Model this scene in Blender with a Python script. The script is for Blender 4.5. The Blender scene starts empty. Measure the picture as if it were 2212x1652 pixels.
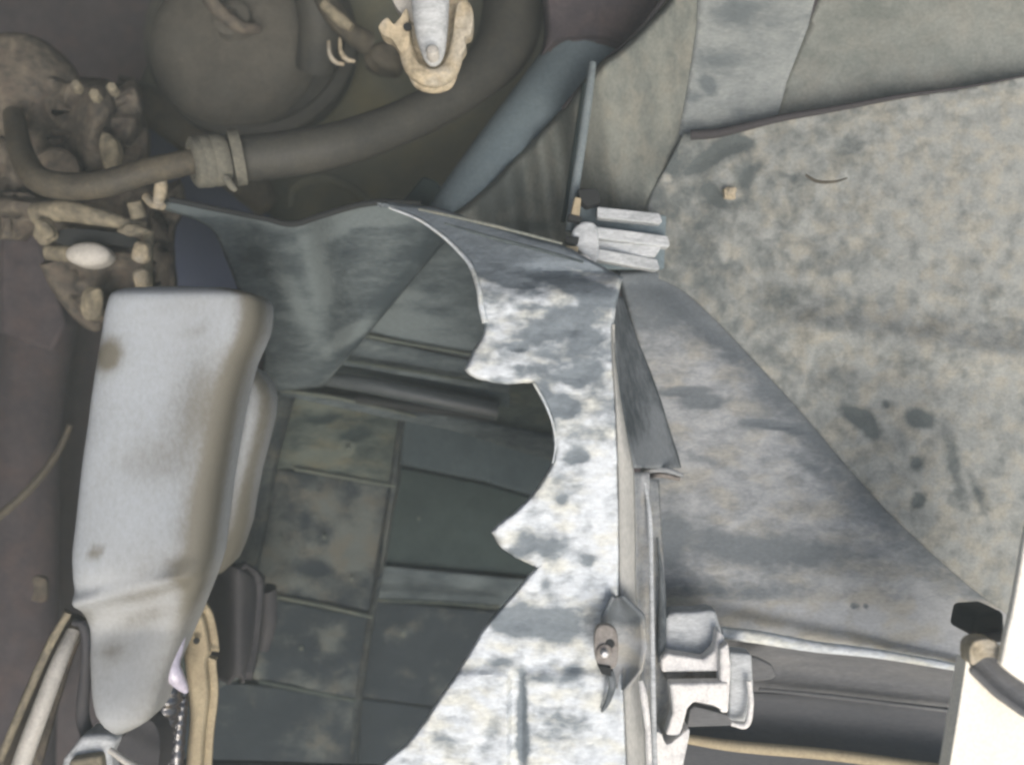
import bpy, math, random
import numpy as np
from mathutils import Vector, Matrix
from mathutils.geometry import delaunay_2d_cdt
random.seed(4); np.random.seed(4)
sc = bpy.context.scene

# ------------------------------------------------------------------ camera
T30 = math.tan(math.radians(30))
PITCH = math.radians(30)                       # the photographer looks down into the cavity
CAM = Vector((0, 0, 1.55))
R = Matrix.Rotation(PITCH, 4, 'X')
M = Matrix.Translation(CAM) @ R
cd = bpy.data.cameras.new('camera'); cam = bpy.data.objects.new('camera', cd)
sc.collection.objects.link(cam); cam.matrix_world = M
cd.sensor_width = 36; cd.lens = 18 / T30; cd.clip_start = .01; cd.clip_end = 200
cd.dof.use_dof = True; cd.dof.focus_distance = .63; cd.dof.aperture_fstop = 4.0
sc.camera = cam

# ------------------------------------------------------------------ light
SUN_LOCAL = Vector((.16, -.46, .85)).normalized()      # towards the sun, in camera axes
SUN_W = (R.to_3x3() @ SUN_LOCAL).normalized()
w = bpy.data.worlds.new('World'); sc.world = w; w.use_nodes = True
nt = w.node_tree; bg = nt.nodes['Background']; sky = nt.nodes.new('ShaderNodeTexSky')
sky.sky_type = 'NISHITA'; sky.sun_disc = False
sky.sun_elevation = math.asin(SUN_W.z); sky.sun_rotation = math.atan2(SUN_W.x, SUN_W.y)
sky.dust_density = 3.0; sky.air_density = 1.0
nt.links.new(sky.outputs[0], bg.inputs[0]); bg.inputs[1].default_value = .11
ld = bpy.data.lights.new('sun', 'SUN'); ld.energy = 1.35; ld.angle = math.radians(28); ld.color = (1, .975, .96)
lo = bpy.data.objects.new('sun', ld); sc.collection.objects.link(lo)
lo.rotation_euler = (-SUN_W).to_track_quat('-Z', 'Y').to_euler(); lo.location = (2, -2, 4)
vs = sc.view_settings; vs.view_transform = 'Standard'; vs.look = 'None'; vs.exposure = .82; vs.gamma = 1
sc.cycles.filter_width = 2.6

HAZE = .10
# ------------------------------------------------------------------ helpers
def s2l(c):
    g = sum(c)/3; c = tuple(g+(v-g)*.9 for v in c)
    return tuple(((v/255)/12.92 if v/255 <= .04045 else ((v/255+.055)/1.055)**2.4) for v in c)
def at(x, y, D):
    """photo pixel (2212 x 1652 grid) at a distance D metres -> point in the car's own axes"""
    k = T30 * D / 1106
    return Vector(((x-1106)*k, -(y-826)*k, -D))
def atn(x, y, D):
    k = T30 * D / 1106
    return np.stack([(x-1106)*k, -(y-826)*k, -D], 1)
def px(D): return T30 * D / 1106

def hsh(ix, iy, s):
    v = np.sin(ix*127.1 + iy*311.7 + s*74.7) * 43758.5453
    return v - np.floor(v)
def vn(x, y, sc_, seed=0, octv=3):
    out = 0; amp = 1; tot = 0; x = np.asarray(x, float)/sc_; y = np.asarray(y, float)/sc_
    for o in range(octv):
        ix = np.floor(x); iy = np.floor(y); fx = x-ix; fy = y-iy
        fx = fx*fx*(3-2*fx); fy = fy*fy*(3-2*fy)
        a = hsh(ix, iy, seed+o); b = hsh(ix+1, iy, seed+o); c = hsh(ix, iy+1, seed+o); d = hsh(ix+1, iy+1, seed+o)
        out = out + amp*((a*(1-fx)+b*fx)*(1-fy)+(c*(1-fx)+d*fx)*fy); tot += amp; amp *= .5; x = x*2.03; y = y*2.03
    return out/tot
def gs(x, y, lst):
    o = np.zeros_like(x, dtype=float)
    for (cx, cy, rx, ry, a, *ang) in lst:
        t = math.radians(ang[0]) if ang else 0
        u = (x-cx)*math.cos(t)+(y-cy)*math.sin(t); v = -(x-cx)*math.sin(t)+(y-cy)*math.cos(t)
        o += a*np.exp(-((u/rx)**2+(v/ry)**2)**1.15)
    return o
def sstep(a, b, x):
    t = np.clip((x-a)/(b-a), 0, 1); return t*t*(3-2*t)
def lerpx(x, pts):
    xs = [p[0] for p in pts]; ys = [p[1] for p in pts]
    return np.interp(x, xs, ys)

def crv(pts, closed=True, n=6):
    """catmull-rom through pts; a point with a trailing 1 is a corner (pts are (x,y) or (x,y,'c'))"""
    P = [np.array(p[:2], float) for p in pts]; C = [len(p) > 2 for p in pts]; N = len(P); out = []
    for i in range(N if closed else N-1):
        p1 = P[i]; p2 = P[(i+1) % N]
        p0 = P[i-1] if (closed or i > 0) else p1; p3 = P[(i+2) % N] if (closed or i+2 < N) else p2
        if C[i]: p0 = p1
        if C[(i+1) % N]: p3 = p2
        for k in range(n):
            t = k/n
            out.append(.5*((2*p1)+(-p0+p2)*t+(2*p0-5*p1+4*p2-p3)*t*t+(-p0+3*p1-3*p2+p3)*t**3))
    if not closed: out.append(P[-1])
    return out
def resample(P, step):
    P = [np.array(p, float) for p in P]; out = []
    for i in range(len(P)):
        a = P[i]; b = P[(i+1) % len(P)]; L = np.linalg.norm(b-a); n = max(1, int(round(L/step)))
        for k in range(n): out.append(a+(b-a)*k/n)
    return np.array(out)
def inside(px_, py_, O):
    c = np.zeros(len(px_), bool); n = len(O); j = n-1
    for i in range(n):
        xi, yi = O[i]; xj, yj = O[j]
        if yi != yj:
            m = ((yi > py_) != (yj > py_)) & (px_ < (xj-xi)*(py_-yi)/(yj-yi)+xi)
            c ^= m
        j = i
    return c
def edist(X, Y, O):
    d = np.full(len(X), 1e9)
    for i in range(len(O)):
        a = O[i]; b = O[(i+1) % len(O)]; e = b-a; L = max(e@e, 1e-9)
        t = np.clip(((X-a[0])*e[0]+(Y-a[1])*e[1])/L, 0, 1)
        d = np.minimum(d, (X-a[0]-t*e[0])**2+(Y-a[1]-t*e[1])**2)
    return np.sqrt(d)

def sheet(outline, dfun, step=12, curl=None, attr=None):
    O = resample(outline, step)
    x0, y0 = O.min(0); x1, y1 = O.max(0)
    gx, gy = np.meshgrid(np.arange(x0+step*.5, x1, step), np.arange(y0+step*.5, y1, step))
    gx = gx.copy(); gx[1::2] += step*.5; gx = gx.ravel(); gy = gy.ravel()
    m = inside(gx, gy, O); gx = gx[m]; gy = gy[m]
    d = edist(gx, gy, O); m = d > (curl[0]+step*.3 if curl else step*.45); gx = gx[m]; gy = gy[m]
    if curl:                                    # rows of points parallel to the edge, so the rolled edge stays smooth
        tg = np.roll(O, -1, 0)-np.roll(O, 1, 0); tg /= np.maximum(np.linalg.norm(tg, axis=1), 1e-9)[:, None]
        nr = np.stack([-tg[:, 1], tg[:, 0]], 1)
        for f in (.18, .42, .7, 1.0):
            for sg in (1, -1):
                q = O+sg*nr*curl[0]*f; k = inside(q[:, 0], q[:, 1], O); q = q[k]
                k = edist(q[:, 0], q[:, 1], O) > curl[0]*f*.93; q = q[k]
                gx = np.concatenate([gx, q[:, 0]]); gy = np.concatenate([gy, q[:, 1]])
    X = np.concatenate([O[:, 0], gx]); Y = np.concatenate([O[:, 1], gy])
    res = delaunay_2d_cdt([Vector((a, b)) for a, b in zip(X, Y)], [], [list(range(len(O)))], 1, 1e-5)
    V = np.array([tuple(v) for v in res[0]]); F = [tuple(f) for f in res[2]]
    X, Y = V[:, 0], V[:, 1]
    D = dfun(X, Y) if callable(dfun) else np.full(len(X), float(dfun))
    if curl:
        dd = edist(X, Y, O); D = D + curl[1]*np.clip(1-dd/curl[0], 0, 1)**2
    W = atn(X, Y, D)
    F2 = []
    for f in F:                                 # face the camera
        a, b, c = W[f[0]], W[f[1]], W[f[2]]
        F2.append(f if np.cross(b-a, c-a)[2] > 0 else f[::-1])
    return W, F2, (attr(X, Y) if attr else None)

def ruled(A, B, n=10, m=60, attr=None, bulge=0):
    def rs(L):
        L = np.array(L, float); s = np.concatenate([[0], np.cumsum(np.linalg.norm(np.diff(L[:, :2], axis=0), axis=1))])
        t = np.linspace(0, s[-1], m); return np.stack([np.interp(t, s, L[:, k]) for k in range(3)], 1)
    a = rs(A); b = rs(B); V = []; F = []
    for i in range(n+1):
        t = i/n; q = a*(1-t)+b*t; q[:, 2] += bulge*math.sin(math.pi*t); V.append(q)
    V = np.concatenate(V); W = atn(V[:, 0], V[:, 1], V[:, 2])
    for i in range(n):
        for j in range(m-1):
            q = (i*m+j, i*m+j+1, (i+1)*m+j+1, (i+1)*m+j); F.append(q)
    q = F[len(F)//2]; nn = np.cross(W[q[1]]-W[q[0]], W[q[2]]-W[q[0]])
    if nn[2] < 0: F = [f[::-1] for f in F]
    return W, F, (attr(V[:, 0], V[:, 1]) if attr else None)

def prism(outline, D, thick):
    """closed plate with its front outline in the photo grid; D number or function"""
    O = [tuple(p[:2]) for p in outline]
    X = np.array([p[0] for p in O], float); Y = np.array([p[1] for p in O], float)
    Dv = D(X, Y) if callable(D) else np.full(len(O), float(D))
    Fr = atn(X, Y, Dv); area = np.sum(Fr[:, 0]*np.roll(Fr[:, 1], -1)-np.roll(Fr[:, 0], -1)*Fr[:, 1])
    if area < 0: Fr = Fr[::-1]
    Bk = Fr.copy(); Bk[:, 2] -= thick; n = len(O)
    F = [tuple(range(n)), tuple(range(2*n-1, n-1, -1))]
    for i in range(n): F.append((i, n+i, n+(i+1) % n, (i+1) % n))
    return np.concatenate([Fr, Bk]), F, None

def tube(pts, segs=14, n=8, ripple=0, period=2, raw=False):
    """pts (x, y, D, r in grid px)"""
    P = [np.array(p, float) for p in pts]; Q = []
    if raw: Q = P
    else:
        for i in range(len(P)-1):
            p1, p2 = P[i], P[i+1]; p0 = P[i-1] if i else 2*p1-p2; p3 = P[i+2] if i+2 < len(P) else 2*p2-p1
            for k in range(n):
                t = k/n; Q.append(.5*((2*p1)+(-p0+p2)*t+(2*p0-5*p1+4*p2-p3)*t*t+(-p0+3*p1-3*p2+p3)*t**3))
        Q.append(P[-1])
    C = [np.array(at(*q[:3])) for q in Q]; r = [q[3]*px(q[2]) for q in Q]
    if ripple:
        r = [v*(1+(ripple if (i % period) < period/2 else -ripple)) for i, v in enumerate(r)]
    V = []; F = []; up = None
    for i in range(len(C)):
        t = C[min(i+1, len(C)-1)]-C[max(i-1, 0)]; t = t/np.linalg.norm(t)
        if up is None:
            up = np.cross(t, [0, 0, 1.0]); up = up if np.linalg.norm(up) > .1 else np.cross(t, [0, 1.0, 0])
        up = up-t*(up@t); up = up/np.linalg.norm(up); s = np.cross(t, up)
        for k in range(segs):
            a = 2*math.pi*k/segs; V.append(C[i]+r[i]*(math.cos(a)*up+math.sin(a)*s))
    for i in range(len(C)-1):
        for k in range(segs):
            F.append((i*segs+k, i*segs+(k+1) % segs, (i+1)*segs+(k+1) % segs, (i+1)*segs+k))
    F.append(tuple(range(segs))[::-1]); F.append(tuple((len(C)-1)*segs+k for k in range(segs)))
    return np.array(V), F, None

def lathe(c, prof, axis=(0, 0, 1), segs=40, ell=(1, 1)):
    """prof list of (radius px, height px along the axis); c=(x,y,D)"""
    o = np.array(at(*c)); k = px(c[2]); ax = np.array(axis, float); ax /= np.linalg.norm(ax)
    u = np.cross([0, 1.0, 0], ax); u /= np.linalg.norm(u); v = np.cross(ax, u); V = []; F = []
    for (r, h) in prof:
        for i in range(segs):
            a = 2*math.pi*i/segs
            V.append(o+k*(r*(math.cos(a)*u*ell[0]+math.sin(a)*v*ell[1])+h*ax))
    for j in range(len(prof)-1):
        for i in range(segs):
            F.append((j*segs+i, j*segs+(i+1) % segs, (j+1)*segs+(i+1) % segs, (j+1)*segs+i))
    F.append(tuple(range(segs))[::-1]); F.append(tuple((len(prof)-1)*segs+i for i in range(segs)))
    return np.array(V), F, None

def blob(c, r, ell=(1, 1, 1), amp=.12, seed=0, tilt=0, n=24):
    """rounded lump, irregular; r in px"""
    V = []; F = []; o = np.array(at(*c)); k = px(c[2])
    for i in range(n+1):
        th = math.pi*i/n
        for j in range(n*2):
            ph = math.pi*j/n
            d = np.array([math.sin(th)*math.cos(ph), math.cos(th), math.sin(th)*math.sin(ph)])
            q = np.sign(d)*np.abs(d)**.8
            f = 1+amp*(math.sin(3*d[0]+seed)*math.cos(4*d[1]+seed*2)+.5*math.sin(7*d[2]+6*d[0]+seed*3))
            p = q*f*r*np.array(ell); t = math.radians(tilt)
            p = np.array([p[0]*math.cos(t)-p[1]*math.sin(t), p[0]*math.sin(t)+p[1]*math.cos(t), p[2]])
            V.append(o+k*p)
    m = n*2
    for i in range(n):
        for j in range(m):
            F.append((i*m+j, i*m+(j+1) % m, (i+1)*m+(j+1) % m, (i+1)*m+j))
    return np.array(V), F, None

def loft(rows, segs=48, ex=3.2, hd=.03, top=True, tw=0):
    """closed moulded body: rows (y, xl, xr, D, depth factor)"""
    V = []; F = []
    for (y, xl, xr, D, f) in rows:
        k = px(D); c = np.array(at((xl+xr)/2, y, D)); a = (xr-xl)/2*k; b = hd*f
        for i in range(segs):
            t = 2*math.pi*i/segs; cx = math.copysign(abs(math.cos(t))**(2/ex), math.cos(t)); cz = math.copysign(abs(math.sin(t))**(2/ex), math.sin(t))
            V.append(c+np.array([a*cx, 0, b*cz-b+tw*cx*a]))
    n = len(rows)
    for j in range(n-1):
        for i in range(segs):
            F.append((j*segs+i, j*segs+(i+1) % segs, (j+1)*segs+(i+1) % segs, (j+1)*segs+i))
    F.append(tuple(range(segs))[::-1]); F.append(tuple((n-1)*segs+i for i in range(segs)))
    return np.array(V), F, None

def join(*gs_):
    V = []; F = []; o = 0
    for g in gs_:
        V.append(g[0]); F += [tuple(i+o for i in f) for f in g[1]]; o += len(g[0])
    return np.concatenate(V), F, None

class Th: pass
def make(name, geo, mat, base, parent, solid=0, bevel=0, angle=40, sub=0):
    W, F, A = geo; b = np.array(base)
    me = bpy.data.meshes.new(name); me.from_pydata([tuple(v) for v in (W-b)], [], F); me.update()
    for p in me.polygons: p.use_smooth = True
    try: me.set_sharp_from_angle(angle=math.radians(angle))
    except Exception: pass
    at_ = me.attributes.new('stain', 'FLOAT', 'POINT')
    at_.data.foreach_set('value', (A if A is not None else np.zeros(len(W))).astype(np.float32))
    me.materials.append(mat)
    o = bpy.data.objects.new(name, me); sc.collection.objects.link(o)
    if parent is None: o.matrix_world = M @ Matrix.Translation(base)
    else: o.parent = parent
    if solid:
        s = o.modifiers.new('thickness', 'SOLIDIFY'); s.thickness = solid; s.offset = -1
    if bevel:
        s = o.modifiers.new('bevel', 'BEVEL'); s.width = bevel; s.segments = 3; s.limit_method = 'ANGLE'; s.angle_limit = math.radians(35)
    if sub:
        s = o.modifiers.new('sub', 'SUBSURF'); s.levels = sub; s.render_levels = sub
    return o
def thing(name, label, cat, base, group=None):
    e = bpy.data.objects.new(name, None); sc.collection.objects.link(e); b = at(*base)
    e.matrix_world = M @ Matrix.Translation(b); e.empty_display_size = .02
    e['label'] = label; e['category'] = cat
    if group: e['group'] = group
    t = Th(); t.o = e; t.b = b; return t
def part(name, geo, mat, T, sub=None, **k):
    return make(name, geo, mat, T.b, sub or T.o, **k)
def solo(name, geo, mat, label, cat, group=None, kind=None, **k):
    b = Vector(geo[0].mean(0)); o = make(name, geo, mat, b, None, **k)
    if kind: o['kind'] = kind
    else: o['label'] = label; o['category'] = cat
    if group: o['group'] = group
    return o

# ------------------------------------------------------------------ materials
def dusty(name, base, dust, cover=.5, soft=.25, scale=60, stretch=(1, 1, 1), rough=.75, bump=.25, dust2=None,
          fine=300, spec=.3, coat=0, grain=1, grime=None, rot=0):
    """bare material with a layer of settled dust; the mesh attribute 'stain' adds or removes dust"""
    m = bpy.data.materials.new(name); m.use_nodes = True; n = m.node_tree; L = n.links.new; N = n.nodes.new
    p = n.nodes['Principled BSDF']
    tc = N('ShaderNodeTexCoord'); mp = N('ShaderNodeMapping'); mp.inputs['Scale'].default_value = stretch; mp.inputs['Rotation'].default_value = (0, 0, math.radians(rot))
    L(tc.outputs['Object'], mp.inputs[0])
    def noise(s, det, r=.55, dist=0, src=mp):
        q = N('ShaderNodeTexNoise'); q.inputs['Scale'].default_value = s; q.inputs['Detail'].default_value = det
        q.inputs['Roughness'].default_value = r; q.inputs['Distortion'].default_value = dist; L(src.outputs[0], q.inputs['Vector']); return q
    a = noise(scale, 3.5, .55, .5); b = noise(scale*.28, 3, .5, .3); c = noise(fine, 3, .6)
    at_ = N('ShaderNodeAttribute'); at_.attribute_name = 'stain'
    def math_(op, x, y):
        q = N('ShaderNodeMath'); q.operation = op
        for i, v in enumerate((x, y)):
            if isinstance(v, (int, float)): q.inputs[i].default_value = v
            else: L(v, q.inputs[i])
        return q.outputs[0]
    v = math_('ADD', math_('MULTIPLY', a.outputs[0], .48), math_('MULTIPLY', b.outputs[0], .20))
    v = math_('ADD', v, math_('MULTIPLY', c.outputs[0], .32)); v = math_('ADD', v, math_('MULTIPLY', at_.outputs['Fac'], .5))
    mr = N('ShaderNodeMapRange'); mr.interpolation_type = 'SMOOTHSTEP'; L(v, mr.inputs[0])
    lo_ = .5+(.5-cover)*.5
    mr.inputs[1].default_value = lo_-soft*.5; mr.inputs[2].default_value = lo_+soft*.5
    mx = N('ShaderNodeMix'); mx.data_type = 'RGBA'; L(mr.outputs[0], mx.inputs[0])
    B, Dd, D2 = s2l(base), s2l(dust), s2l(dust2 or dust)
    mx.inputs[6].default_value = (*B, 1)
    md = N('ShaderNodeMix'); md.data_type = 'RGBA'; md.inputs[6].default_value = (*Dd, 1); md.inputs[7].default_value = (*D2, 1)
    e = noise(scale*.55, 4, .5); r2 = N('ShaderNodeMapRange'); r2.interpolation_type = 'SMOOTHSTEP'; L(e.outputs[0], r2.inputs[0]); r2.inputs[1].default_value = .42; r2.inputs[2].default_value = .66
    L(r2.outputs[0], md.inputs[0]); L(md.outputs[2], mx.inputs[7])
    # fine tonal grain
    g = noise(fine*1.7, 2, .6); hv = N('ShaderNodeHueSaturation'); gm = N('ShaderNodeMapRange'); L(g.outputs[0], gm.inputs[0])
    gm.inputs[1].default_value = .3; gm.inputs[2].default_value = .7; gm.inputs[3].default_value = 1-.12*grain; gm.inputs[4].default_value = 1+.1*grain
    L(gm.outputs[0], hv.inputs['Value']); L(mx.outputs[2], hv.inputs['Color']); L(hv.outputs[0], p.inputs['Base Color'])
    rr = N('ShaderNodeMapRange'); L(mr.outputs[0], rr.inputs[0]); rr.inputs[3].default_value = rough; rr.inputs[4].default_value = min(1, rough+.3)
    L(rr.outputs[0], p.inputs['Roughness']); p.inputs['Specular IOR Level'].default_value = spec
    bp = N('ShaderNodeBump'); bp.inputs['Strength'].default_value = bump; bp.inputs['Distance'].default_value = .002
    L(v, bp.inputs['Height']); L(bp.outputs[0], p.inputs['Normal'])
    if coat: p.inputs['Coat Weight'].default_value = coat; p.inputs['Coat Roughness'].default_value = .2
    return m
G = dict
m_flange = dusty('dust_caked_bumper_plastic', (122, 132, 139), (214, 221, 226), .77, .46, 104, (.7, 1.25, 1), .75, .6, (214, 216, 208), fine=190)
m_tab = m_flange
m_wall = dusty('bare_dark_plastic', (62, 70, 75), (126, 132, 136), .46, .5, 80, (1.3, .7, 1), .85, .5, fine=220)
m_outer = dusty('fine_dusted_plastic', (102, 109, 114), (162, 165, 167), .65, .55, 90, (.7, 1.25, 1), .85, .5, (162, 160, 152), fine=240)
m_liner = dusty('mud_speckled_liner', (90, 97, 97), (150, 153, 149), .66, .75, 130, (1, 1, 1), .9, .4, (158, 156, 145), fine=260)
m_liner_up = dusty('olive_dusted_liner', (112, 118, 112), (144, 147, 140), .56, .6, 90, (1, 1, 1), .85, .4, (146, 146, 137), fine=240)
m_liner_stripe = dusty('pale_dust_band', (104, 112, 114), (150, 155, 152), .6, .6, 80, (.7, 1.5, 1), .85, .3, fine=220)
m_liner_in = dusty('olive_streaked_liner', (98, 104, 100), (136, 139, 130), .54, .55, 80, (1.4, .8, 1), .85, .4, (140, 139, 127), fine=240)
m_funnel = dusty('grey_green_plastic', (52, 62, 67), (102, 112, 113), .42, .5, 60, (.5, 2.0, 1), .75, .5, rot=-14, fine=240)
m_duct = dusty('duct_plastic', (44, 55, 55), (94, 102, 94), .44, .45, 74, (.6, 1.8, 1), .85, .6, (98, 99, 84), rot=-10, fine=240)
m_duct_d = dusty('duct_plastic_dark', (40, 52, 52), (58, 70, 69), .45, .7, 60, (1, 1, 1), .85, .5, fine=200)  # darker copy, with occlusion under the flange put into its colour
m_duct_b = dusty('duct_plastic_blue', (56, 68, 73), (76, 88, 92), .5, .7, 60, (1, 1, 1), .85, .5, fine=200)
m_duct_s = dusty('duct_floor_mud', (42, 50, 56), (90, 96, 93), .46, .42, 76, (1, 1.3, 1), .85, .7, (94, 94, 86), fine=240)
m_rib = dusty('rib_dust', (74, 84, 80), (108, 112, 100), .48, .5, 70, rough=.85, bump=.4)
m_tank = dusty('milky_tank_plastic', (110, 107, 96), (168, 176, 184), .92, .8, 9, (1, .6, 1), .55, .04, (168, 171, 172), fine=300, spec=.25, grain=.35)
m_bar = dusty('glossy_dark_bar', (48, 56, 60), (84, 90, 92), .35, .7, 25, (.5, 1, 1), .35, .05, spec=.6)
m_black = dusty('black_rubber', (52, 52, 58), (78, 76, 76), .4, .7, 30, rough=.6, bump=.15)
m_gloss = dusty('glossy_black_tape', (34, 34, 42), (62, 60, 70), .3, .6, 60, rough=.14, bump=.5, spec=1, coat=.8)
m_hose = dusty('dusty_brown_hose', (60, 57, 52), (108, 100, 82), .46, .5, 50, (1, 1, 1), .55, .5, (94, 90, 78), fine=220)
m_hose_d = dusty('dark_hose', (54, 55, 53), (82, 80, 72), .45, .6, 50, (1, 1, 1), .5, .5, fine=220)
m_collar = dusty('collar_rubber', (84, 84, 78), (130, 127, 112), .5, .5, 50, rough=.8, bump=.5)
m_cast = dusty('corroded_casting', (60, 58, 56), (122, 113, 98), .5, .5, 80, rough=.8, bump=1, dust2=(108, 96, 84), fine=160)
m_cast_l = dusty('dusty_pale_casting', (84, 80, 72), (162, 152, 126), .52, .5, 80, rough=.85, bump=.9, dust2=(142, 134, 114), fine=160)
m_cream = dusty('cream_dusted_metal', (112, 104, 88), (208, 192, 160), .60, .45, 110, rough=.7, bump=.8, dust2=(190, 182, 164))
m_silver = dusty('pale_metal', (150, 148, 142), (204, 200, 190), .55, .7, 60, rough=.4, bump=.3, spec=.6)
m_dark = dusty('dark_bay_steel', (56, 52, 58), (90, 82, 84), .45, .6, 60, rough=.85, bump=.8, dust2=(96, 82, 80), fine=200)
m_dark2 = dusty('dark_recess', (58, 56, 60), (74, 70, 70), .4, .7, 14, rough=.8, bump=.1)
m_blue = dusty('dark_blue_paint', (62, 72, 100), (80, 90, 112), .4, .8, 20, rough=.6, bump=.1)
m_olive = dusty('olive_dusty_subframe', (90, 92, 82), (124, 124, 106), .52, .7, 20, rough=.8, bump=.2, dust2=(130, 124, 94))
m_pulley = dusty('brown_dusty_housing', (74, 72, 66), (108, 104, 94), .5, .6, 44, rough=.8, bump=.6, dust2=(100, 98, 90), fine=200)
m_strut = dusty('blue_grey_tube', (96, 112, 120), (122, 136, 141), .5, .7, 30, (1, 1, 1), .7, .2, fine=200)
m_rod = dusty('dull_rod', (104, 116, 120), (142, 152, 154), .5, .8, 30, rough=.45, bump=.05)
m_clip = dusty('dusty_clip_plastic', (126, 132, 136), (202, 206, 208), .6, .5, 80, (.6, 1.6, 1), .8, .4)
m_tan = dusty('tan_strap', (140, 126, 102), (186, 172, 140), .55, .6, 30, rough=.75, bump=.15)
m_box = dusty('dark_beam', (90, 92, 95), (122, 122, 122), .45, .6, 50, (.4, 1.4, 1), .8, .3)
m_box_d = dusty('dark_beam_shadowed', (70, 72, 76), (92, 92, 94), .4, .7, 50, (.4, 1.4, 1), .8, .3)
m_white = dusty('cream_white_paint', (236, 230, 214), (252, 246, 232), .8, .8, 10, rough=.35, bump=.02, spec=.5, dust2=(250, 242, 222))
m_wht_br = dusty('white_dust_bracket', (150, 151, 154), (234, 232, 228), .76, .45, 90, rough=.85, bump=.7)
m_rust = dusty('rusty_clip', (96, 86, 80), (160, 156, 150), .5, .5, 120, rough=.5, bump=.4)
m_hole = dusty('black_void_plastic', (38, 40, 42), (52, 54, 54), .4, .7, 30, rough=.8, bump=.1)

# ------------------------------------------------------------------ the setting: ground and the closed back of the bay
gv = np.array([(-2.4, -1.8, 0), (2.4, -1.8, 0), (2.4, 3, 0), (-2.4, 3, 0)], float)
gme = bpy.data.meshes.new('ground'); gme.from_pydata([tuple(v) for v in gv], [], [(0, 1, 2, 3)])
gme.materials.append(dusty('asphalt', (58, 58, 58), (92, 88, 80), .5, .6, 4, rough=.9, bump=.3, fine=60))
go = bpy.data.objects.new('ground', gme); sc.collection.objects.link(go); go['kind'] = 'structure'

def wall(nm, P):  # builds the added, unseen shade panels
    me = bpy.data.meshes.new(nm); P = [Vector(p) for p in P]; n = (P[1]-P[0]).cross(P[3]-P[0]).normalized()*.006
    me.from_pydata([tuple(p) for p in P]+[tuple(p+n) for p in P], [], [(0, 1, 2, 3), (7, 6, 5, 4), (0, 4, 5, 1), (1, 5, 6, 2), (2, 6, 7, 3), (3, 7, 4, 0)])
    me.materials.append(m_dark); o = bpy.data.objects.new(nm, me); sc.collection.objects.link(o); o.matrix_world = M; o['kind'] = 'structure'
wall('shade_panel_top', [(-1.3, .78, -1.2), (1.2, .78, -1.2), (1.0, .36, .30), (-1.3, .36, .30)])  # unseen panel overhead, added to block sky light and darken the upper left
wall('shade_panel_left', [(-.92, -.9, -1.32), (-.92, .9, -1.32), (-.62, .9, .0), (-.62, -.9, .0)])  # unseen panel at the left, added to shade that side
solo('inner_wing_panel', sheet([(-300, -260), (2500, -260), (2500, 1950), (-300, 1950)],
     lambda x, y: 1.28+.03*vn(x, y, 500, 3)+.00004*np.abs(x-600), 40), m_dark,
     'dark steel inner wing panel closing the back of the cavity at the far left', 'body panel', solid=.004)
solo('subframe_panel', sheet(crv([(300, 180, 1), (420, -80, 1), (1500, -80, 1), (1300, 480, 1), (930, 640, 1), (600, 640), (450, 420), (330, 290)]),
     lambda x, y: 1.10+.05*np.exp(-((x-760)/260)**2-((y-330)/180)**2)-.06*sstep(420, 560, x)*0, 22, curl=(30, .02)), m_olive,
     'olive dusty pressed steel panel behind the thick hose and the round housing', 'body panel', solid=.004)
solo('painted_body_rail', sheet(crv([(240, 180, 1), (330, 240), (450, 340), (640, 520, 1), (620, 760, 1), (230, 760, 1)]),
     lambda x, y: 1.06+.0001*(y-400), 20, curl=(20, .01)), m_blue,
     'dark blue painted rail seen between the corroded unit and the bumper cover', 'body rail', solid=.004)
solo('crossmember', sheet(crv([(255, 160, 1), (330, 185), (430, 215), (520, 300), (600, 420), (560, 470, 1), (430, 362), (345, 292), (262, 238)]),
     lambda x, y: 1.02, 14, curl=(22, .015)), m_hose,
     'brown dusty curved arm running from the corroded unit down under the hose', 'arm', solid=.01)
solo('pressed_ring', tube([(625, 450, 1.05, 9), (635, 405, 1.05, 10), (685, 383, 1.05, 11), (745, 400, 1.05, 12), (800, 440, 1.05, 12)]), m_olive,
     'yellowish curved rim just above the dip in the bumper cover edge', 'rim')

# ------------------------------------------------------------------ round housing top left
t = thing('round_housing', 'large brown round dusty housing at the top, above the thick hose', 'housing', (505, 110, 1.0))
part('rim', lathe((540, 75, .985), [(90, -60), (222, -60), (228, -50), (228, -8), (220, 0), (205, 4), (196, -8), (90, -8)], (.05, .1, 1), 64), m_hose_d, t)
part('shell', lathe((505, 100, .985), [(182, -30), (180, 20), (168, 45), (140, 66), (100, 78), (50, 84), (10, 85)], (-.12, .16, 1), 64), m_pulley, t)
part('hub', lathe((500, 40, .93), [(42, -30), (42, 6), (34, 12), (20, 12), (16, 4), (4, 4)], (-.1, .2, 1), 32), m_pulley, t)
part('bracket_arm', tube([(430, -40, .9, 18), (470, 20, .9, 16), (520, 60, .91, 14), (560, 62, .92, 10)]), m_cast, t)
t = thing('coolant_joint', 'pale elbow joint with two ring clips left of the cream pipe mount', 'hose joint', (720, 70, .86))
part('elbow', tube([(690, -30, .85, 26), (722, 30, .85, 24), (752, 66, .86, 22), (790, 92, .88, 26)], ripple=0), m_hose, t)
part('sleeve', tube([(660, -60, .88, 42), (690, 40, .9, 44), (680, 150, .93, 40)], ripple=0), m_hose_d, t)
part('end_cap', tube([(700, 8, .83, 12), (735, 42, .83, 14), (760, 60, .83, 10)]), m_cast_l, t)
for (x0, y0) in ((716, 112), (740, 106)):
    part('ring_clip', tube([(x0-6, y0-22, .84, 3.5), (x0-4, y0+4, .835, 4.5), (x0+8, y0+22, .835, 5), (x0+26, y0+27, .84, 3.5)]), m_cream, t)
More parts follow.
